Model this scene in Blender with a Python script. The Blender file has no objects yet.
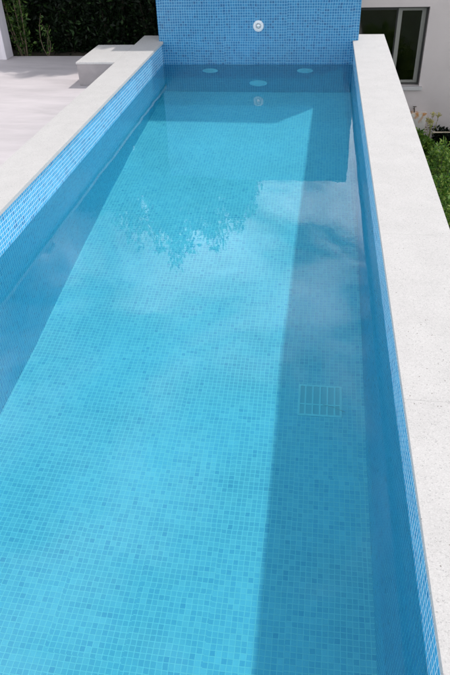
import bpy, bmesh, math, random
import numpy as np
from mathutils import Matrix, Vector
R = math.radians
sc = bpy.context.scene
COL = sc.collection
random.seed(7)

# ---------------------------------------------------------------- camera
cr = Vector((0.9909269333, 0.1308309284, -0.0307746816))
cu = Vector((-0.0530821799, 0.5913306700, 0.8046802600))
cf = Vector((-0.1234750786, 0.7957457551, -0.5929102783))
cam = bpy.data.cameras.new('camera')
cam.sensor_fit = 'VERTICAL'; cam.sensor_height = 24.0; cam.lens = 22.3997
cam.clip_start = 0.05; cam.clip_end = 3000
camo = bpy.data.objects.new('camera', cam); COL.objects.link(camo)
m = Matrix.Identity(4)
for i in range(3):
    m[i][0] = cr[i]; m[i][1] = cu[i]; m[i][2] = -cf[i]
m[0][3], m[1][3], m[2][3] = 1.65716947, -7.154017, 1.42686116
camo.matrix_world = m
sc.camera = camo

# ---------------------------------------------------------------- sky, sun, exposure
SUN = Vector((0.387, 0.43, 1.0)).normalized()          # towards the sun
el = math.asin(SUN.z); az = math.atan2(SUN.x, SUN.y)
w = bpy.data.worlds.new('World'); sc.world = w; w.use_nodes = True
nt = w.node_tree; nt.nodes.clear()
def N(nt, typ, **kw):
    n = nt.nodes.new(typ)
    for k, v in kw.items(): setattr(n, k, v)
    return n
out = N(nt, 'ShaderNodeOutputWorld'); bg = N(nt, 'ShaderNodeBackground')
sky = N(nt, 'ShaderNodeTexSky', sky_type='NISHITA', sun_disc=False)
sky.sun_elevation = el; sky.sun_rotation = az
bg.inputs[1].default_value = 0.063
CLOUD_OFF = (1.3, .4, 7.2)
tc = N(nt, 'ShaderNodeTexCoord')
sep = N(nt, 'ShaderNodeSeparateXYZ'); nt.links.new(tc.outputs['Generated'], sep.inputs[0])
zz = N(nt, 'ShaderNodeMath', operation='ADD'); nt.links.new(sep.outputs['Z'], zz.inputs[0]); zz.inputs[1].default_value = 0.22
zm = N(nt, 'ShaderNodeMath', operation='MAXIMUM'); nt.links.new(zz.outputs[0], zm.inputs[0]); zm.inputs[1].default_value = 0.12
dx = N(nt, 'ShaderNodeMath', operation='DIVIDE'); nt.links.new(sep.outputs['X'], dx.inputs[0]); nt.links.new(zm.outputs[0], dx.inputs[1])
dy = N(nt, 'ShaderNodeMath', operation='DIVIDE'); nt.links.new(sep.outputs['Y'], dy.inputs[0]); nt.links.new(zm.outputs[0], dy.inputs[1])
cmb = N(nt, 'ShaderNodeCombineXYZ'); nt.links.new(dx.outputs[0], cmb.inputs[0]); nt.links.new(dy.outputs[0], cmb.inputs[1])
cn = N(nt, 'ShaderNodeTexNoise'); cn.inputs['Scale'].default_value = 2.3; cn.inputs['Detail'].default_value = 7; cn.inputs['Roughness'].default_value = 0.52
cn.inputs['Distortion'].default_value = 0.5
cof = N(nt, 'ShaderNodeVectorMath', operation='ADD'); nt.links.new(cmb.outputs[0], cof.inputs[0]); cof.inputs[1].default_value = CLOUD_OFF; nt.links.new(cof.outputs[0], cn.inputs['Vector'])
rp = N(nt, 'ShaderNodeValToRGB'); rp.color_ramp.elements[0].position = 0.47; rp.color_ramp.elements[1].position = 0.58
rc = N(nt, 'ShaderNodeMapRange'); rc.inputs[1].default_value = .50; rc.inputs[2].default_value = .70; rc.inputs[3].default_value = 10; rc.inputs[4].default_value = 44
b1 = N(nt, 'ShaderNodeMath', operation='MULTIPLY_ADD'); nt.links.new(sep.outputs['Z'], b1.inputs[0]); b1.inputs[1].default_value = -0.60; b1.inputs[2].default_value = 0.35
b1m = N(nt, 'ShaderNodeMath', operation='MAXIMUM'); nt.links.new(b1.outputs[0], b1m.inputs[0]); b1m.inputs[1].default_value = 0.04
b2_ = N(nt, 'ShaderNodeMath', operation='ADD'); nt.links.new(b1m.outputs[0], b2_.inputs[0]); nt.links.new(cn.outputs['Fac'], b2_.inputs[1])
nt.links.new(b2_.outputs[0], rp.inputs[0]); nt.links.new(b2_.outputs[0], rc.inputs[0])
cs = N(nt, 'ShaderNodeVectorMath', operation='SCALE'); cs.inputs[0].default_value = (.95, 1.0, 1.07); nt.links.new(rc.outputs[0], cs.inputs['Scale'])
mx = N(nt, 'ShaderNodeMix', data_type='RGBA'); nt.links.new(rp.outputs[0], mx.inputs[0])
nt.links.new(sky.outputs[0], mx.inputs[6]); nt.links.new(cs.outputs[0], mx.inputs[7])
nt.links.new(mx.outputs[2], bg.inputs[0]); nt.links.new(bg.outputs[0], out.inputs[0])

sl = bpy.data.lights.new('sun', 'SUN'); sl.energy = 2.8; sl.angle = R(1.3); sl.color = (1.0, 0.965, 0.92)
slo = bpy.data.objects.new('sun', sl); COL.objects.link(slo)
slo.location = (8, 8, 20)
slo.rotation_euler = (-SUN).to_track_quat('-Z', 'Y').to_euler()
sl.cycles.is_caustics_light = True

sc.view_settings.view_transform = 'Standard'; sc.view_settings.look = 'None'
sc.view_settings.gamma = 1; sc.view_settings.use_curve_mapping = False
sc.view_settings.exposure = 0.0
sc.render.engine = 'CYCLES'
cy = sc.cycles
cy.use_denoising = True; cy.denoiser = 'OPENIMAGEDENOISE'; cy.denoising_input_passes = 'RGB_ALBEDO_NORMAL'
cy.max_bounces = 14; cy.diffuse_bounces = 7; cy.transmission_bounces = 8; cy.glossy_bounces = 7; cy.transparent_max_bounces = 8
cy.caustics_reflective = True; cy.caustics_refractive = True
cy.sample_clamp_indirect = 4.0; cy.use_adaptive_sampling = False

# ---------------------------------------------------------------- object helpers
def link(name, bm, mat, parent=None, caustic=False):
    me = bpy.data.meshes.new(name); bm.normal_update(); bm.to_mesh(me); bm.free()
    if mat: me.materials.append(mat)
    o = bpy.data.objects.new(name, me); COL.objects.link(o)
    if parent: o.parent = parent
    if caustic: o.cycles.is_caustics_receiver = True
    return o
def thing(name, label, cat, loc=(0, 0, 0), group=None):
    o = bpy.data.objects.new(name, None); COL.objects.link(o); o.location = loc
    o.empty_display_size = 0.1
    return tag(o, label, cat, group)
def tag(o, label, cat, group=None):
    o['label'] = label; o['category'] = cat
    if group: o['group'] = group
    return o
def struct(o, kind='structure'):
    o['kind'] = kind; return o
def box(bm, x0, x1, y0, y1, z0, z1):
    r = bmesh.ops.create_cube(bm, size=1)
    bmesh.ops.transform(bm, matrix=Matrix.Translation(((x0+x1)/2, (y0+y1)/2, (z0+z1)/2)) @ Matrix.Diagonal((x1-x0, y1-y0, z1-z0, 1)), verts=r['verts'])
    return r['verts']
def prism(bm, pts, z0, z1):
    a = [bm.verts.new((x, y, z0)) for x, y in pts]; b = [bm.verts.new((x, y, z1)) for x, y in pts]
    n = len(pts); fs = [bm.faces.new(a[::-1]), bm.faces.new(b)]
    for i in range(n): fs.append(bm.faces.new((a[i], a[(i+1) % n], b[(i+1) % n], b[i])))
    bmesh.ops.recalc_face_normals(bm, faces=fs)
def tube(bm, pts, rad, seg=8, taper=None):
    rings = []
    for i, p in enumerate(pts):
        p = Vector(p); a = Vector(pts[max(i-1, 0)]); b = Vector(pts[min(i+1, len(pts)-1)])
        t = (b-a).normalized(); s = t.orthogonal().normalized() if abs(t.z) > .95 else t.cross(Vector((0, 0, 1))).normalized(); q = t.cross(s)
        rr = rad if taper is None else rad*(1-(1-taper)*i/(len(pts)-1))
        rings.append([bm.verts.new(p+(s*math.cos(2*math.pi*k/seg)+q*math.sin(2*math.pi*k/seg))*rr) for k in range(seg)])
    for a, b in zip(rings, rings[1:]):
        for k in range(seg): bm.faces.new((a[k], a[(k+1) % seg], b[(k+1) % seg], b[k]))
    bm.faces.new(rings[0][::-1]); bm.faces.new(rings[-1])
def lathe(bm, prof, seg=40, axis='y', origin=(0, 0, 0)):
    """profile of (radius, offset); the axis points to -y (out of the end wall) or +z"""
    rings = []
    for r_, h in prof:
        ring = []
        for k in range(seg):
            a = 2*math.pi*k/seg
            c = (r_*math.cos(a), -h, r_*math.sin(a)) if axis == 'y' else (r_*math.cos(a), r_*math.sin(a), h)
            ring.append(bm.verts.new(Vector(origin)+Vector(c)))
        rings.append(ring)
    fs = []
    for a, b in zip(rings, rings[1:]):
        for k in range(seg): fs.append(bm.faces.new((a[k], a[(k+1) % seg], b[(k+1) % seg], b[k])))
    fs.append(bm.faces.new(rings[0])); fs.append(bm.faces.new(rings[-1]))
    bmesh.ops.recalc_face_normals(bm, faces=fs)
def meter_uv(o):
    me = o.data; uv = me.uv_layers.new(name='meters')
    for p in me.polygons:
        n = p.normal; ax = max(range(3), key=lambda i: abs(n[i]))
        for li in p.loop_indices:
            c = me.vertices[me.loops[li].vertex_index].co
            uv.data[li].uv = (c.y, c.z) if ax == 0 else (c.x, c.z) if ax == 1 else (c.x, c.y)
def bevel(o, wdt=0.003, seg=2):
    b = o.modifiers.new('bevel', 'BEVEL'); b.width = wdt; b.segments = seg; b.limit_method = 'ANGLE'

# ---------------------------------------------------------------- materials
def mat(name, base=(.5, .5, .5), rough=.6, spec=.5):
    m_ = bpy.data.materials.new(name); m_.use_nodes = True
    b = m_.node_tree.nodes['Principled BSDF']
    b.inputs['Base Color'].default_value = (*base, 1); b.inputs['Roughness'].default_value = rough
    b.inputs['Specular IOR Level'].default_value = spec
    return m_, m_.node_tree, b
def ramp(nt, stops, src, const=False):
    r_ = N(nt, 'ShaderNodeValToRGB'); cr_ = r_.color_ramp
    if const: cr_.interpolation = 'CONSTANT'
    while len(cr_.elements) < len(stops): cr_.elements.new(0.5)
    for e, (p, c) in zip(cr_.elements, stops): e.position = p; e.color = (*c, 1) if len(c) == 3 else c
    nt.links.new(src, r_.inputs[0]); return r_
def noise(nt, scale, detail=4, rough=.55, vec=None, dist=0):
    n = N(nt, 'ShaderNodeTexNoise'); n.inputs['Scale'].default_value = scale; n.inputs['Detail'].default_value = detail
    n.inputs['Roughness'].default_value = rough; n.inputs['Distortion'].default_value = dist
    if vec is not None: nt.links.new(vec, n.inputs['Vector'])
    return n
def mth(nt, op, a, b=None):
    n = N(nt, 'ShaderNodeMath', operation=op)
    for i, v in enumerate((a, b)):
        if v is None: continue
        if isinstance(v, (int, float)): n.inputs[i].default_value = v
        else: nt.links.new(v, n.inputs[i])
    return n.outputs[0]

def mosaic(name, stops, grout, pitch=0.0254):
    m_, nt, b = mat(name, rough=.28)
    uvn = N(nt, 'ShaderNodeUVMap', uv_map='meters')
    sc_ = N(nt, 'ShaderNodeVectorMath', operation='SCALE'); nt.links.new(uvn.outputs[0], sc_.inputs[0]); sc_.inputs['Scale'].default_value = 1/pitch
    # hand-laid sheets: rows wander by a fraction of a millimetre
    sh0 = N(nt, 'ShaderNodeVectorMath', operation='SCALE'); nt.links.new(sc_.outputs[0], sh0.inputs[0]); sh0.inputs['Scale'].default_value = 1/13
    shf = N(nt, 'ShaderNodeVectorMath', operation='FLOOR'); nt.links.new(sh0.outputs[0], shf.inputs[0])
    shn = N(nt, 'ShaderNodeTexWhiteNoise', noise_dimensions='2D'); nt.links.new(shf.outputs[0], shn.inputs['Vector'])
    sho = N(nt, 'ShaderNodeVectorMath', operation='MULTIPLY_ADD'); nt.links.new(shn.outputs['Color'], sho.inputs[0]); sho.inputs[1].default_value = (.28, .28, 0); nt.links.new(sc_.outputs[0], sho.inputs[2])
    wob = noise(nt, 0.35, 2, vec=sc_.outputs[0]); wv = N(nt, 'ShaderNodeVectorMath', operation='MULTIPLY_ADD')
    nt.links.new(wob.outputs['Color'], wv.inputs[0]); wv.inputs[1].default_value = (.24, .24, 0); nt.links.new(sho.outputs[0], wv.inputs[2])
    fl = N(nt, 'ShaderNodeVectorMath', operation='FLOOR'); nt.links.new(wv.outputs[0], fl.inputs[0])
    fr = N(nt, 'ShaderNodeVectorMath', operation='FRACTION'); nt.links.new(wv.outputs[0], fr.inputs[0])
    wn = N(nt, 'ShaderNodeTexWhiteNoise', noise_dimensions='2D'); nt.links.new(fl.outputs[0], wn.inputs['Vector'])
    tile = ramp(nt, stops, wn.outputs['Value'])
    s = N(nt, 'ShaderNodeSeparateXYZ'); nt.links.new(fr.outputs[0], s.inputs[0])
    ax = mth(nt, 'ABSOLUTE', mth(nt, 'SUBTRACT', s.outputs[0], .5)); ay = mth(nt, 'ABSOLUTE', mth(nt, 'SUBTRACT', s.outputs[1], .5))
    mxx = mth(nt, 'MAXIMUM', ax, ay)
    mr = N(nt, 'ShaderNodeMapRange'); mr.inputs[1].default_value = .415; mr.inputs[2].default_value = .455
    nt.links.new(mxx, mr.inputs[0])
    # slow tone drift between sheets
    dr = noise(nt, .045, 3, vec=sc_.outputs[0]); hs = N(nt, 'ShaderNodeHueSaturation')
    drm = N(nt, 'ShaderNodeMapRange'); drm.inputs[1].default_value = .3; drm.inputs[2].default_value = .7; drm.inputs[3].default_value = .9; drm.inputs[4].default_value = 1.1
    nt.links.new(dr.outputs['Fac'], drm.inputs[0]); nt.links.new(drm.outputs[0], hs.inputs['Value']); nt.links.new(tile.outputs[0], hs.inputs['Color'])
    mix = N(nt, 'ShaderNodeMix', data_type='RGBA'); nt.links.new(mr.outputs[0], mix.inputs[0]); nt.links.new(hs.outputs[0], mix.inputs[6]); mix.inputs[7].default_value = (*grout, 1)
    nt.links.new(mix.outputs[2], b.inputs['Base Color'])
    rr = N(nt, 'ShaderNodeMapRange'); nt.links.new(mr.outputs[0], rr.inputs[0]); rr.inputs[3].default_value = .22; rr.inputs[4].default_value = .8
    nt.links.new(rr.outputs[0], b.inputs['Roughness'])
    bp = N(nt, 'ShaderNodeBump', invert=True); bp.inputs['Strength'].default_value = .35; bp.inputs['Distance'].default_value = .0015
    nt.links.new(mr.outputs[0], bp.inputs['Height']); nt.links.new(bp.outputs[0], b.inputs['Normal'])
    return m_

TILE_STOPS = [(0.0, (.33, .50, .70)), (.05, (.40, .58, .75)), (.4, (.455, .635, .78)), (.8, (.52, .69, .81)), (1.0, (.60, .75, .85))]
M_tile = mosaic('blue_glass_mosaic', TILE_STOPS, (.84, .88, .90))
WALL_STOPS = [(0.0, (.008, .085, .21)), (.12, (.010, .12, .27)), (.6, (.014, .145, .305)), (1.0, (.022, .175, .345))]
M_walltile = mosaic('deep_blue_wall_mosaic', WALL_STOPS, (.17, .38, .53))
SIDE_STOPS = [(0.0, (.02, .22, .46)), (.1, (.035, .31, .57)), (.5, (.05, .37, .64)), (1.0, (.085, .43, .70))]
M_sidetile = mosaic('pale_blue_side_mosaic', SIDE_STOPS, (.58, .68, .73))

def terrazzo(name):
    m_, nt, b = mat(name, rough=.75, spec=.2)
    t = N(nt, 'ShaderNodeTexCoord'); v = t.outputs['Object']
    vo = N(nt, 'ShaderNodeTexVoronoi'); vo.inputs['Scale'].default_value = 330; nt.links.new(v, vo.inputs['Vector'])
    sp = N(nt, 'ShaderNodeSeparateColor'); nt.links.new(vo.outputs['Color'], sp.inputs[0])
    chips = ramp(nt, [(0, (.34, .325, .32)), (.03, (.42, .40, .385)), (.12, (.49, .466, .451)), (.6, (.512, .488, .473)), (1, (.565, .541, .523))], sp.outputs[0])
    n2 = noise(nt, 7, 5, vec=v); r2 = ramp(nt, [(.35, (.94, .94, .94)), (.65, (1, 1, 1))], n2.outputs['Fac'])
    n3 = noise(nt, 900, 2, vec=v); r3 = ramp(nt, [(.3, (.88, .88, .88)), (.7, (1, 1, 1))], n3.outputs['Fac'])
    mu = N(nt, 'ShaderNodeMix', data_type='RGBA', blend_type='MULTIPLY'); mu.inputs[0].default_value = 1; nt.links.new(chips.outputs[0], mu.inputs[6]); nt.links.new(r2.outputs[0], mu.inputs[7])
    mv = N(nt, 'ShaderNodeMix', data_type='RGBA', blend_type='MULTIPLY'); mv.inputs[0].default_value = 1; nt.links.new(mu.outputs[2], mv.inputs[6]); nt.links.new(r3.outputs[0], mv.inputs[7])
    v2 = N(nt, 'ShaderNodeTexVoronoi'); v2.inputs['Scale'].default_value = 95; nt.links.new(v, v2.inputs['Vector'])
    s2 = N(nt, 'ShaderNodeSeparateColor'); nt.links.new(v2.outputs['Color'], s2.inputs[0])
    pick = mth(nt, 'MULTIPLY', mth(nt, 'LESS_THAN', s2.outputs[0], .035), mth(nt, 'LESS_THAN', v2.outputs['Distance'], .22))
    mw = N(nt, 'ShaderNodeMix', data_type='RGBA'); nt.links.new(pick, mw.inputs[0]); nt.links.new(mv.outputs[2], mw.inputs[6]); mw.inputs[7].default_value = (.20, .175, .16, 1)
    nt.links.new(mw.outputs[2], b.inputs['Base Color'])
    bp = N(nt, 'ShaderNodeBump'); bp.inputs['Strength'].default_value = .25; bp.inputs['Distance'].default_value = .001
    nt.links.new(n3.outputs['Fac'], bp.inputs['Height']); nt.links.new(bp.outputs[0], b.inputs['Normal'])
    return m_
M_cop = terrazzo('white_terrazzo')

def rendered(name, base, var=.08, rough=.85, scale=2.5, stretch=(1, 1, 1), stain=None):
    m_, nt, b = mat(name, base, rough, .3)
    t = N(nt, 'ShaderNodeTexCoord'); mp = N(nt, 'ShaderNodeMapping'); mp.inputs['Scale'].default_value = stretch
    nt.links.new(t.outputs['Object'], mp.inputs[0])
    n1 = noise(nt, scale, 6, .6, mp.outputs[0], .4)
    lo = tuple(c*(1-var) for c in base); hi = tuple(min(1, c*(1+var)) for c in base)
    r1 = ramp(nt, [(.3, lo), (.7, hi)], n1.outputs['Fac']); src = r1.outputs[0]
    if stain:
        n2 = noise(nt, stain[1], 5, .6, mp.outputs[0], .8); r2 = ramp(nt, [(stain[2], (0, 0, 0)), (stain[2]+.12, (1, 1, 1))], n2.outputs['Fac'])
        mi = N(nt, 'ShaderNodeMix', data_type='RGBA'); nt.links.new(r2.outputs[0], mi.inputs[0]); nt.links.new(src, mi.inputs[6]); mi.inputs[7].default_value = (*stain[0], 1); src = mi.outputs[2]
    nt.links.new(src, b.inputs['Base Color'])
    n3 = noise(nt, 260, 3, vec=t.outputs['Object']); bp = N(nt, 'ShaderNodeBump'); bp.inputs['Strength'].default_value = .3; bp.inputs['Distance'].default_value = .002
    nt.links.new(n3.outputs['Fac'], bp.inputs['Height']); nt.links.new(bp.outputs[0], b.inputs['Normal'])
    return m_
M_deck = rendered('pale_pink_concrete', (.48, .435, .44), .13, stretch=(.7, 2.6, 1), scale=2.2)
M_bench = rendered('shaded_terrazzo_side', (.29, .26, .258), .10, scale=9)  # white terrazzo darkened: the shade on the bench sides is in this colour
M_house = rendered('grey_white_render', (.54, .475, .455), .06, scale=1.4)
M_pillar = rendered('white_render', (.56, .52, .55), .12, scale=2.5, stretch=(6, 6, .4))
M_stone = rendered('weathered_block_paint', (.66, .61, .55), .12, scale=8, stain=((.55, .26, .09), 5.5, .50))
M_soil = rendered('soil', (.05, .04, .028), .4, scale=5)
M_render = rendered('retaining_render', (.6, .58, .56), .06)
M_plastic, _, b_ = mat('white_plastic', (.95, .95, .94), .35)
M_hole, _, b_ = mat('dark_plastic', (.08, .09, .10), .5)
M_steel, _, b_ = mat('brushed_steel', (.55, .55, .55), .3); b_.inputs['Metallic'].default_value = 1
M_alu, _, b_ = mat('grey_green_aluminium', (.21, .205, .18), .45)
M_dkframe, _, b_ = mat('dark_frame', (.035, .033, .028), .5)
M_glass, _, b_ = mat('window_glass', (.9, .95, .9), .03); b_.inputs['Transmission Weight'].default_value = 1; b_.inputs['IOR'].default_value = 1.45
M_dark, _, b_ = mat('dark_room', (.06, .05, .036), .9)
M_bark = rendered('bark', (.10, .075, .05), .35, scale=20)
M_bark_dark = rendered('dark_bark', (.022, .018, .012), .35, scale=20)
M_green_ground, nt, b = mat('garden_ground', rough=.95)
t = N(nt, 'ShaderNodeTexCoord'); n1 = noise(nt, 3, 8, .65, t.outputs['Object'])
nt.links.new(ramp(nt, [(.3, (.035, .03, .018)), (.55, (.04, .06, .018)), (.75, (.07, .10, .03))], n1.outputs['Fac']).outputs[0], b.inputs['Base Color'])

def leafmat(name, stops, trans=.25, spec=.3):
    m_, nt, b = mat(name, rough=.5, spec=spec)
    g = N(nt, 'ShaderNodeNewGeometry'); r_ = ramp(nt, stops, g.outputs['Random Per Island'])
    nt.links.new(r_.outputs[0], b.inputs['Base Color'])
    tr = N(nt, 'ShaderNodeBsdfTranslucent'); mx_ = N(nt, 'ShaderNodeMixShader'); mx_.inputs[0].default_value = trans
    nt.links.new(r_.outputs[0], tr.inputs[0]); nt.links.new(b.outputs[0], mx_.inputs[1]); nt.links.new(tr.outputs[0], mx_.inputs[2])
    o_ = nt.nodes['Material Output']; nt.links.new(mx_.outputs[0], o_.inputs[0]); return m_
M_leaf_dark = leafmat('dark_leaf', [(0, (.002, .005, .002)), (.85, (.004, .010, .003)), (1, (.02, .045, .012))], .05, .12)
M_leaf_light = leafmat('light_leaf', [(0, (.015, .04, .008)), (.6, (.04, .09, .015)), (1, (.10, .17, .03))], .3)
M_leaf_gard = leafmat('garden_leaf', [(0, (.03, .08, .010)), (.55, (.09, .19, .02)), (1, (.26, .34, .06))], .3)
M_leaf_yel = leafmat('yellow_leaf', [(0, (.16, .20, .04)), (1, (.42, .42, .12))], .3)
M_flower = leafmat('yellow_flower', [(0, (.5, .42, .12)), (1, (.65, .6, .3))], .3)

# water: clear absorbing liquid under a nearly still surface
M_water = bpy.data.materials.new('pool_water'); M_water.use_nodes = True; nt = M_water.node_tree; nt.nodes.clear()
wo = N(nt, 'ShaderNodeOutputMaterial')
# the blue-green colour of the water is a filter in its refraction; its mirror reflection stays neutral
rf = N(nt, 'ShaderNodeBsdfRefraction'); rf.inputs['IOR'].default_value = 1.333; rf.inputs['Roughness'].default_value = 0
rf.inputs['Color'].default_value = (.44, .90, .915, 1)
gs = N(nt, 'ShaderNodeBsdfGlossy'); gs.inputs['Roughness'].default_value = 0; gs.inputs['Color'].default_value = (1, 1, 1, 1)
fr_ = N(nt, 'ShaderNodeFresnel'); fr_.inputs['IOR'].default_value = 1.333
ms = N(nt, 'ShaderNodeMixShader'); nt.links.new(fr_.outputs[0], ms.inputs[0]); nt.links.new(rf.outputs[0], ms.inputs[1]); nt.links.new(gs.outputs[0], ms.inputs[2])
# surface haze stands in for scatter inside the water and lifts the floor shadow
df = N(nt, 'ShaderNodeBsdfDiffuse'); df.inputs['Color'].default_value = (.03, .62, .92, 1)
tl = N(nt, 'ShaderNodeBsdfTranslucent'); tl.inputs['Color'].default_value = (.15, .80, .98, 1)
m2 = N(nt, 'ShaderNodeMixShader'); m2.inputs[0].default_value = .55; nt.links.new(df.outputs[0], m2.inputs[1]); nt.links.new(tl.outputs[0], m2.inputs[2])
m3 = N(nt, 'ShaderNodeMixShader'); m3.inputs[0].default_value = .12; nt.links.new(ms.outputs[0], m3.inputs[1]); nt.links.new(m2.outputs[0], m3.inputs[2])
nt.links.new(m3.outputs[0], wo.inputs['Surface'])
t = N(nt, 'ShaderNodeTexCoord'); n1 = noise(nt, 9, 3, .5, t.outputs['Object'])
bp = N(nt, 'ShaderNodeBump'); bp.inputs['Strength'].default_value = .10; bp.inputs['Distance'].default_value = .003
nt.links.new(n1.outputs['Fac'], bp.inputs['Height']); nt.links.new(bp.outputs[0], gs.inputs['Normal'])

# ---------------------------------------------------------------- pool
HW = 0.233
RIPPLE = 0.0011
YN = -7.0            # near end of the pool
def fz(y): return -1.24+0.07*max(y, -4.2)
pool = thing('swimming_pool', 'long narrow raised swimming pool lined in pale blue glass mosaic with white terrazzo edges', 'swimming pool', (1, -3.5, -1.2))
pool_inv = Matrix.Translation((-1, 3.5, 1.2))
def pp(name, bm, mt, caustic=True, uv=False):
    o = link(name, bm, mt, None, caustic)
    if uv: meter_uv(o)
    o.parent = pool; o.matrix_parent_inverse = pool_inv
    return o
bm = bmesh.new()     # sloping floor slab
prof_ = [(YN-.1, fz(YN)), (-4.2, fz(-4.2)), (.1, fz(.1)), (.1, -2.3), (YN-.1, -2.3)]
va_ = [bm.verts.new((-.1, y, z)) for y, z in prof_]; vb_ = [bm.verts.new((2.1, y, z)) for y, z in prof_]
fs_ = [bm.faces.new(va_), bm.faces.new(vb_)]+[bm.faces.new((va_[i], va_[(i+1) % 5], vb_[(i+1) % 5], vb_[i])) for i in range(5)]
bmesh.ops.recalc_face_normals(bm, faces=fs_)
pp('pool_floor', bm, M_tile, uv=True)
ov = .018            # coping overhang
for s in (0, 1):
    X = (lambda v: v) if s == 0 else (lambda v: 2-v)
    bm = bmesh.new()
    out_x = -.26 if s == 0 else -.318
    pts = [(out_x, YN-.26), (-ov, YN-.26), (-ov, -.002), (-.05, -.002), (-.05, .29), (out_x, .29)]
    prism(bm, [(X(x), y) for x, y in pts], -2.42, -.026)
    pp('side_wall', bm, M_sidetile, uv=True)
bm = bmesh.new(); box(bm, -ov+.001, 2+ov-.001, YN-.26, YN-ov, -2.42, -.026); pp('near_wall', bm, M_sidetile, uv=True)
joints = [.30, -.73, -1.93, -3.13, -4.33, -5.53, -6.73, YN-.28]
for s in (0, 1):
    ox = -.277 if s == 0 else -.335
    X = (lambda v: v) if s == 0 else (lambda v: 2-v)
    for i in range(len(joints)-1):
        a, b2 = joints[i], joints[i+1]+.0003; bm = bmesh.new()
        if i == 0: pts = [(ox, a), (-.048, a), (-.048, -.001), (0, -.001), (0, b2), (ox, b2)]
        else: pts = [(ox, a), (0, a), (0, b2), (ox, b2)]
        prism(bm, [(X(x), y) for x, y in pts], -.024, 0)
        o = pp('coping_slab', bm, M_cop, False); bevel(o, .0006, 1)
bm = bmesh.new(); box(bm, .0015, 1.9985, YN-.28, YN, -.024, 0); o = pp('coping_slab', bm, M_cop, False); bevel(o, .0006, 1)
# thin tan mortar bed under the coping
for s in (0, 1):
    X = (lambda v: v) if s == 0 else (lambda v: 2-v)
# floor drain grate
gz = fz(-4.49)+.004
M_grate, _, _b = mat('pale_blue_plastic', (.95, .95, .95), .4)
drain = None
bm = bmesh.new()
gx0, gx1, gy0, gy1 = 1.645, 1.893, -4.548, -4.318
fw_ = .012
def slab(x0, x1, y0, y1, h0=.0, h1=.010):
    vs = box(bm, x0, x1, y0, y1, 0, 1)
    for v in vs: v.co.z = fz(v.co.y)+(h1 if v.co.z > .5 else h0)
slab(gx0, gx1, gy0, gy0+fw_); slab(gx0, gx1, gy1-fw_, gy1); slab(gx0, gx0+fw_, gy0+fw_, gy1-fw_); slab(gx1-fw_, gx1, gy0+fw_, gy1-fw_)
for k in range(1, 6): x = gx0+(gx1-gx0)*k/6; slab(x-.004, x+.004, gy0+fw_, gy1-fw_, 0, .009)
slab(gx0+fw_, gx1-fw_, gy0+.082, gy0+.090, 0, .008)
grate = pp('drain_grate', bm, M_grate)
bm = bmesh.new(); slab(gx0+fw_, gx1-fw_, gy0+fw_, gy1-fw_, 0, .0035)
M_gplate, _, _b = mat('grate_plate', (.60, .62, .68), .5)
o = link('backing_plate', bm, M_gplate, grate, True)
bm = bmesh.new(); tube(bm, [(1.785, -4.463, fz(-4.463)+.013), (1.84, -4.478, fz(-4.478)+.014), (1.91, -4.508, fz(-4.508)+.012)], .0014, 6)
M_orange, _, _b = mat('tan_twig', (.60, .42, .36), .6)
tag(link('twig', bm, M_orange, None, True), 'tiny reddish brown twig sunk on the drain grate at the pool bottom', 'twig')

# tiled end wall with its fittings
wall = thing('tiled_wall', 'blue mosaic wall rising across the far end of the pool', 'wall', (1, 0, 0))
wi = Matrix.Translation((-1, 0, 0))
def wp(name, bm, mt, par=wall, caustic=True, uv=False):
    o = link(name, bm, mt, None, caustic)
    if uv: meter_uv(o)
    o.parent = par
    if par is wall: o.matrix_parent_inverse = wi
    return o
bm = bmesh.new(); box(bm, -.045, 2.055, 0, .2, -2.42, 1.05)
wo_ = wp('wall_body', bm, M_walltile, uv=True); bevel(wo_, .003, 1)
def fitting(name, x, z, rad, prof, mt=M_plastic):
    bm = bmesh.new(); lathe(bm, [(r_*rad, h) for r_, h in prof], 40, 'y', (x, 0, z))
    o = wp(name, bm, mt)
    return o
ring_prof = [(1.0, -.002), (1.0, .006), (.93, .012), (.60, .016), (.52, .012), (.50, .004)]
M_jet, _, _b = mat('grey_white_plastic', (.58, .60, .62), .4)
n0 = fitting('water_jet', 1.023, .142, .055, ring_prof, M_jet)
bm = bmesh.new(); lathe(bm, [(.022, .002), (.022, .010), (.016, .016), (.010, .017), (.009, .008)], 24, 'y', (1.023, 0, .142)); wp('nozzle', bm, M_steel, n0)
for k in range(4):
    a = math.pi/4+k*math.pi/2; bm = bmesh.new(); lathe(bm, [(.0035, .010), (.0035, .0155), (.002, .0165)], 10, 'y', (1.023+.043*math.cos(a), 0, .142+.043*math.sin(a))); wp('screw', bm, M_steel, n0)
for x in (.497, 1.523):
    o = fitting('return_inlet', x, -.478, .086, [(1, -.002), (1, .008), (.92, .014), (.45, .018), (.4, .010), (.38, .006)])
    bm = bmesh.new(); lathe(bm, [(.030, .004), (.030, .014), (.012, .016), (.010, .010)], 20, 'y', (x, 0, -.478)); wp('eyeball_nozzle', bm, M_plastic, o)
o = fitting('pool_light', 1.022, -.933, .098, [(1, -.002), (1, .012), (.94, .020), (.80, .022), (.78, .016), (.5, .020), (.2, .024)])
bm = bmesh.new(); lathe(bm, [(.070, .019), (.060, .026), (.03, .031), (.005, .033)], 28, 'y', (1.022, 0, -.933)); wp('lens', bm, M_plastic, o)

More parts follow.
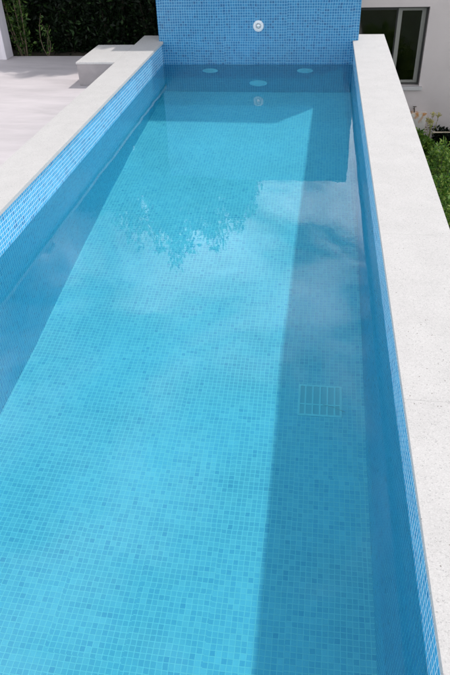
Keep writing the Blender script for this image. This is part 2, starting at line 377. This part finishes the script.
# water body: its sides and bottom are buried in the pool shell
bm = bmesh.new()
X0, X1, Y0, Y1 = -.03, 2.03, YN-.04, .03
NX, NY = 70, 236
xs = np.linspace(X0, X1, NX+1); ys = np.linspace(Y0, Y1, NY+1); XX, YY = np.meshgrid(xs, ys)
rw = np.random.default_rng(3); ZZ = np.zeros_like(XX)
for k in range(22):                                   # faint ripples, well under a millimetre high
    lam = rw.uniform(.16, .75); a_ = rw.uniform(0, 2*math.pi); slope = RIPPLE*rw.uniform(.5, 1)
    ZZ += slope*lam/(2*math.pi)*np.sin(2*math.pi*(XX*math.cos(a_)+YY*math.sin(a_))/lam+rw.uniform(0, 6.28))
gv = [[bm.verts.new((XX[j, i], YY[j, i], -HW+ZZ[j, i])) for i in range(NX+1)] for j in range(NY+1)]
for j in range(NY):
    for i in range(NX): bm.faces.new((gv[j][i], gv[j][i+1], gv[j+1][i+1], gv[j+1][i]))
bot = -2.0                                            # sides and bottom stand inside the pool shell, as separate faces
c_ = [(X0, Y0), (X1, Y0), (X1, Y1), (X0, Y1)]
for i in range(4):
    (ax_, ay_), (bx_, by_) = c_[i], c_[(i+1) % 4]
    bm.faces.new([bm.verts.new(p) for p in ((ax_, ay_, bot), (bx_, by_, bot), (bx_, by_, -HW), (ax_, ay_, -HW))])
bm.faces.new([bm.verts.new((x, y, bot)) for x, y in c_[::-1]])
water = struct(link('water', bm, M_water)); water.cycles.is_caustics_caster = True
for p_ in water.data.polygons: p_.use_smooth = True

# ---------------------------------------------------------------- ground, terrace
DZ = -.22
bm = bmesh.new()
bmesh.ops.create_grid(bm, x_segments=2, y_segments=2, size=700)
g = struct(link('ground', bm, M_green_ground)); g.location.z = -2.38
bm = bmesh.new(); box(bm, -9, -.262, -12, .34, -2.42, DZ)
struct(link('terrace', bm, M_deck))
bm = bmesh.new(); box(bm, -.2615, 2.33, -12, YN-.262, -2.42, DZ-.002)
struct(link('terrace_end', bm, M_deck))
bm = bmesh.new(); box(bm, -9, .9, .342, 6, -2.42, DZ-.03)
struct(link('planting_bed', bm, M_soil))

bm = bmesh.new(); box(bm, 2.33, 2.86, -9, 3.9, -2.42, -2.36)
struct(link('bounce_paving', bm, M_deck))  # unseen pale paving, added to bounce light onto the house wall

# bench beside the coping
bench = thing('stone_bench', 'low white terrazzo block bench butting against the left pool edge', 'bench', (-.47, -.54, DZ))
bi = Matrix.Translation((.47, .54, -DZ))
bm = bmesh.new(); box(bm, -.672, -.279, -.915, -.155, -.0205, -.0005); o = link('seat_slab', bm, M_cop); o.parent = bench; o.matrix_parent_inverse = bi; bevel(o, .003)
bm = bmesh.new(); box(bm, -.666, -.2785, -.909, -.162, DZ, -.021); o = link('base', bm, M_bench); o.parent = bench; o.matrix_parent_inverse = bi; bevel(o, .004)

# pillar at the left
pil = thing('pillar', 'tall white rendered pillar standing on the terrace at the dark hedge', 'pillar', (-2.1, .25, DZ))
pin = Matrix.Translation((2.1, -.25, -DZ))
bm = bmesh.new(); box(bm, -2.35, -1.885, .155, .349, DZ, 2.2); o = link('shaft', bm, M_pillar); o.parent = pil; o.matrix_parent_inverse = pin; bevel(o, .006)
bm = bmesh.new(); box(bm, -2.37, -1.865, .135, .36, 2.2, 2.26); o = link('cap', bm, M_cop); o.parent = pil; o.matrix_parent_inverse = pin; bevel(o, .004)

# ---------------------------------------------------------------- house beyond the lower garden
HY = 4.0; GZ = -2.38; TOP = .75
house = thing('house', 'single storey grey rendered house in shade with a dark wide window behind the pool', 'house', (4, HY, GZ))
hi_ = Matrix.Translation((-4, -HY, -GZ))
def hp(name, bm, mt, par=house):
    o = link(name, bm, mt); o.parent = par
    if par is house: o.matrix_parent_inverse = hi_
    return o
wx0, wx1, wz0, wz1 = 2.05, 3.325, -1.50, -.325
bm = bmesh.new()
box(bm, 1.6, wx0, HY, HY+.25, GZ, TOP); box(bm, wx1, 8.5, HY, HY+.25, GZ, TOP)
box(bm, wx0, wx1, HY, HY+.25, wz1, TOP); box(bm, wx0, wx1, HY, HY+.25, GZ, wz0)
box(bm, 1.6, 1.85, HY+.25, 9, GZ, TOP); box(bm, 8.25, 8.5, HY+.25, 9, GZ, TOP); box(bm, 1.85, 8.25, 8.75, 9, GZ, TOP)
bmesh.ops.remove_doubles(bm, verts=bm.verts, dist=1e-4)
hp('wall', bm, M_house)
bm = bmesh.new(); box(bm, 1.5, 8.6, HY-.08, 9.1, TOP+.001, TOP+.12); o = hp('roof', bm, M_house); bevel(o, .01)
bm = bmesh.new(); box(bm, 1.86, 5.2, HY+.26, 7.5, GZ+.3, -.2)
for f in list(bm.faces):
    if f.normal.y < -.9: bm.faces.remove(f)
hp('room_interior', bm, M_dark)
bm = bmesh.new(); box(bm, wx0-.04, wx1+.05, HY-.06, HY+.16, wz0-.055, wz0-.001)
o = hp('window_sill', bm, M_cop); bevel(o, .005)
# sliding window: dark outer frame, two sashes
def frame(bm, x0, x1, z0, z1, t, y0, y1, tz=None):
    tz = tz or t
    box(bm, x0, x0+t, y0, y1, z0, z1); box(bm, x1-t, x1, y0, y1, z0, z1)
    box(bm, x0+t, x1-t, y0, y1, z1-tz, z1); box(bm, x0+t, x1-t, y0, y1, z0, z0+tz)
bm = bmesh.new(); frame(bm, wx0+.001, wx1-.001, wz0+.001, wz1-.001, .028, HY+.10, HY+.19); win = hp('window', bm, M_dkframe)
bm = bmesh.new(); frame(bm, 2.868, wx1-.031, wz0+.031, wz1-.031, .062, HY+.115, HY+.15, .035); hp('sash', bm, M_alu, win)
bm = bmesh.new(); frame(bm, wx0+.031, 2.90, wz0+.032, wz1-.032, .05, HY+.152, HY+.185, .03); hp('sash', bm, M_dkframe, win)
bm = bmesh.new(); box(bm, 2.932, wx1-.095, HY+.128, HY+.134, wz0+.068, wz1-.068); hp('pane', bm, M_glass, win)
bm = bmesh.new(); box(bm, wx0+.083, 2.848, HY+.166, HY+.172, wz0+.064, wz1-.064); hp('pane', bm, M_glass, win)
# stained block by the wall and a small tap above it
bm = bmesh.new(); box(bm, 3.25, 3.505, HY-.13, HY-.002, GZ-.01, -1.90)
o = link('masonry_block', bm, M_stone); bevel(o, .012, 3); tag(o, 'pale masonry block with an orange rust stain against the house wall', 'block')
tap = thing('garden_tap', 'small dark tap sticking out of the house wall above the stained block', 'tap', (3.30, HY, -1.86))
bm = bmesh.new(); tube(bm, [(0, 0, 0), (0, -.05, 0), (0, -.08, -.01), (0, -.09, -.05)], .011, 8); M_brass, _, b_ = mat('dull_brass', (.10, .08, .06), .4); b_.inputs['Metallic'].default_value = .6
o = link('spout', bm, M_brass, tap)
bm = bmesh.new(); tube(bm, [(0, -.05, .008), (0, -.05, .04)], .006, 6); box(bm, -.03, .03, -.057, -.043, .038, .048); o = link('handle', bm, M_brass, tap)

# ---------------------------------------------------------------- plants
def leaf_mesh(name, pts, nrm, size, mt, seed=0, aspect=.42):
    """one pointed folded leaf (4 verts, 2 faces) at every point"""
    rg = np.random.default_rng(seed); n = len(pts)
    d = rg.normal(size=(n, 3))*.8+nrm; d /= np.linalg.norm(d, axis=1)[:, None]      # leaf axis
    q = rg.normal(size=(n, 3)); s = np.cross(d, q); s /= np.linalg.norm(s, axis=1)[:, None]; k = np.cross(d, s)
    L = size*(.6+.8*rg.random(n))[:, None]; W = L*aspect
    b = pts; tip = pts+d*L; mid = pts+d*L*.45
    v = np.stack([b, mid+s*W*.5+k*W*.15, tip, mid-s*W*.5+k*W*.15], 1).reshape(-1, 3)
    me = bpy.data.meshes.new(name); me.vertices.add(4*n); me.vertices.foreach_set('co', v.astype(np.float32).ravel())
    idx = np.arange(n)*4; fc = np.stack([idx, idx+1, idx+2, idx, idx+2, idx+3], 1).ravel()
    me.loops.add(6*n); me.loops.foreach_set('vertex_index', fc.astype(np.int32))
    me.polygons.add(2*n); me.polygons.foreach_set('loop_start', (np.arange(2*n)*3).astype(np.int32)); me.polygons.foreach_set('loop_total', np.full(2*n, 3, np.int32))
    me.update(calc_edges=True); me.validate(); me.materials.append(mt)
    o = bpy.data.objects.new(name, me); COL.objects.link(o); return o
def shrub(name, label, cat, loc, H, rx, ry, n, size, mt, seed, group, shoots=14, low=.02, spike=.25, top_spread=.05, aspect=.42):
    """stems from the base, each ending in a leafy shoot; leaves crowd along the shoots"""
    rg = np.random.default_rng(seed); t = thing(name, label, cat, loc, group)
    bm = bmesh.new(); P = []; D = []
    per = n//shoots
    for i in range(shoots):
        a = rg.random()*2*math.pi; rr = math.sqrt(rg.random())
        top = np.array([rx*rr*math.cos(a), ry*rr*math.sin(a), H*(1-.35*rr*rr)*(1-spike*rg.random())])
        base = np.array([top[0]*.25, top[1]*.25, 0.0]); mid = (base+top)/2+rg.normal(size=3)*.05
        ts = np.linspace(0, 1, 5); path = [(1-s)**2*base+2*s*(1-s)*mid+s*s*top for s in ts]
        tube(bm, [tuple(p) for p in path], .014*max(.5, H/2.2), 5, .25)
        s = low+(1-low)*rg.random(per)**.85
        c = ((1-s)**2)[:, None]*base+(2*s*(1-s))[:, None]*mid+(s*s)[:, None]*top
        spread = (.22*(1-s)**.6+top_spread)[:, None]*np.array([rx, ry, .35*H/1.5])*1.25
        off = rg.normal(size=(per, 3))*.55*spread
        lw = c+off; lw[:, 2] = np.maximum(lw[:, 2], .01+.06*rg.random(per))
        P.append(lw); nd = off/np.maximum(np.linalg.norm(off, axis=1)[:, None], 1e-3)*.8+np.array([0, 0, .6]); D.append(nd)
    link('stems', bm, M_bark_dark if mt is M_leaf_dark else M_bark, t)
    o = leaf_mesh('foliage', np.concatenate(P), np.concatenate(D), size, mt, seed, aspect); o.parent = t
    return t

HB = DZ-.03
hedge_specs = [  # x, y, top z, rx, label
 (-3.3, .95, 1.9, .55, 'dark broadleaf shrub at the left end of the hedge, behind the white pillar'),
 (-2.45, .92, 1.8, .5, 'dark broadleaf shrub just right of the white pillar, in the hedge'),
 (-1.75, .85, 2.0, .42, 'dark broadleaf shrub in the hedge between pillar and stone bench, behind the sapling'),
 (-1.3, .82, 2.35, .42, 'dark broadleaf shrub in the hedge at the left end of the stone bench'),
 (-.78, .78, 2.55, .42, 'dark broadleaf shrub in the hedge right behind the stone bench'),
 (-.20, .74, 2.78, .46, 'tallest dark broadleaf shrub, at the left end of the blue mosaic wall'),
 (.42, .80, 2.55, .40, 'dark broadleaf shrub behind the left half of the blue mosaic wall, topping it'),
 (.72, .82, 1.95, .28, 'smallest shrub of the hedge, at its right end behind the blue mosaic wall'),
]
for i, (x, y, top, rx, lab) in enumerate(hedge_specs):
    shrub('hedge_shrub', lab, 'shrub', (x, y, HB), top-HB, rx*1.2, .40, 26000, .060, M_leaf_dark, 20+i, 'dark hedge shrubs behind the terrace', 38, .0, .28, .09)
rowlab = ['far left, behind the pillar', 'left of the bench, behind the sapling', 'in line with the bench', 'left of the tallest shrub', 'behind the mosaic wall']
for i, (x, y) in enumerate([(-3.6, 1.9), (-2.6, 1.85), (-1.6, 1.8), (-.6, 1.8), (.3, 1.85)]):
    shrub('hedge_shrub', 'dark shrub of the second hedge row, '+rowlab[i], 'shrub', (x, y, HB), 1.55, .75, .5, 8000, .075, M_leaf_dark, 40+i, 'second row of dark hedge shrubs', 16, .0, .2)
shrub('leafy_sapling', 'lighter green leafy sapling poking out of the dark hedge near the pillar', 'sapling', (-1.78, .47, HB), 1.35, .26, .10, 1500, .045, M_leaf_light, 71, None, 8, .05, .3)
shrub('leafy_sapling', 'small pale green sprig low in front of the hedge between pillar and bench', 'sapling', (-1.5, .44, HB), .5, .10, .06, 90, .04, M_leaf_light, 72, None, 3, .05, .3)

gspecs = [
 (3.15, 2.75, .62, .30, 'bright green bush by the rust stained block at the foot of the house'),
 (3.95, 3.2, .55, .5, 'low dark leaved bush along the foot of the house wall'),
 (3.5, 1.9, .8, .5, 'bright green leafy bush in the garden, second below the house wall'),
 (3.25, .9, 1.05, .5, 'bright green leafy bush in the middle of the garden row beside the pool'),
 (3.15, -.2, 1.1, .48, 'green leafy bush in the garden row where the coping edge meets the picture edge'),
 (4.25, 2.1, .9, .5, 'green bush of the outer garden row, nearer the house'),
 (4.1, .8, .9, .55, 'green bush of the outer garden row, farther from the house'),
 (3.15, -1.4, 1.1, .5, 'green leafy bush nearest the viewer in the garden row beside the pool'),
]
for i, (x, y, h, rx, lab) in enumerate(gspecs):
    shrub('garden_bush', lab, 'bush', (x, y, GZ), h, rx, rx*.9, 5200, .055, M_leaf_dark if i == 1 else M_leaf_gard, 90+i, 'green bushes in the lower garden', 18, .0, .45)
def stalks(name, label, loc, H, n, seed, spread=.12):
    rg = random.Random(seed); t = thing(name, label, 'plant', loc)
    bm = bmesh.new(); P = []; F = []
    for i in range(n):
        dx, dy = rg.uniform(-spread, spread), rg.uniform(-spread, spread)*.5; h = H*rg.uniform(.7, 1)
        pts = [(dx*.1, dy*.1, 0), (dx*.5, dy*.5, h*.5), (dx*1.3, dy*1.3, h)]
        tube(bm, pts, .004, 5, .5)
        for k in range(16):
            s = k/16; P.append((dx*(.1+1.2*s), dy*(.1+1.2*s), h*s))
        F.append([(dx*1.3+rg.gauss(0, .016), dy*1.3+rg.gauss(0, .016), h*(1-.07*rg.random())+rg.gauss(0, .006)) for k in range(44)])
    link('stems', bm, M_leaf_yel, t)
    o = leaf_mesh('leaves', np.array(P), np.tile([0, 0, .3], (len(P), 1)), .055, M_leaf_yel, seed); o.parent = t
    for q, f_ in enumerate(F):
        o = leaf_mesh('flower_head', np.array(f_), np.tile([0, 0, .5], (len(f_), 1)), .03, M_flower, seed+1+q, .6); o.parent = t
stalks('flowering_plant', 'tall yellow flowering stalks in front of the house wall at the picture edge', (3.88, 3.3, GZ), .95, 6, 5, .16)
stalks('flowering_plant', 'thin yellow green stalks rising from the bush beside the stained block', (3.52, 3.35, GZ), .72, 5, 6, .13)
stalks('flowering_plant', 'tallest thin yellow stalks before the house wall, farthest to the right', (4.02, 3.45, GZ), 1.15, 6, 15, .13)
stalks('climbing_sprig', 'sparse yellow green sprig beside the right end of the mosaic wall', (2.21, .62, -1.6), 1.62, 3, 8, .05)
bm = bmesh.new(); tube(bm, [(3.42, 2.6, -1.80), (3.7, 2.62, -1.80), (4.3, 2.5, -1.86)], .010, 6, .6)
M_stick = rendered('dry_wood', (.36, .30, .22), .2, scale=15); tag(link('dry_branch', bm, M_stick), 'thin dry pale branch lying across the garden bushes near the house', 'branch')
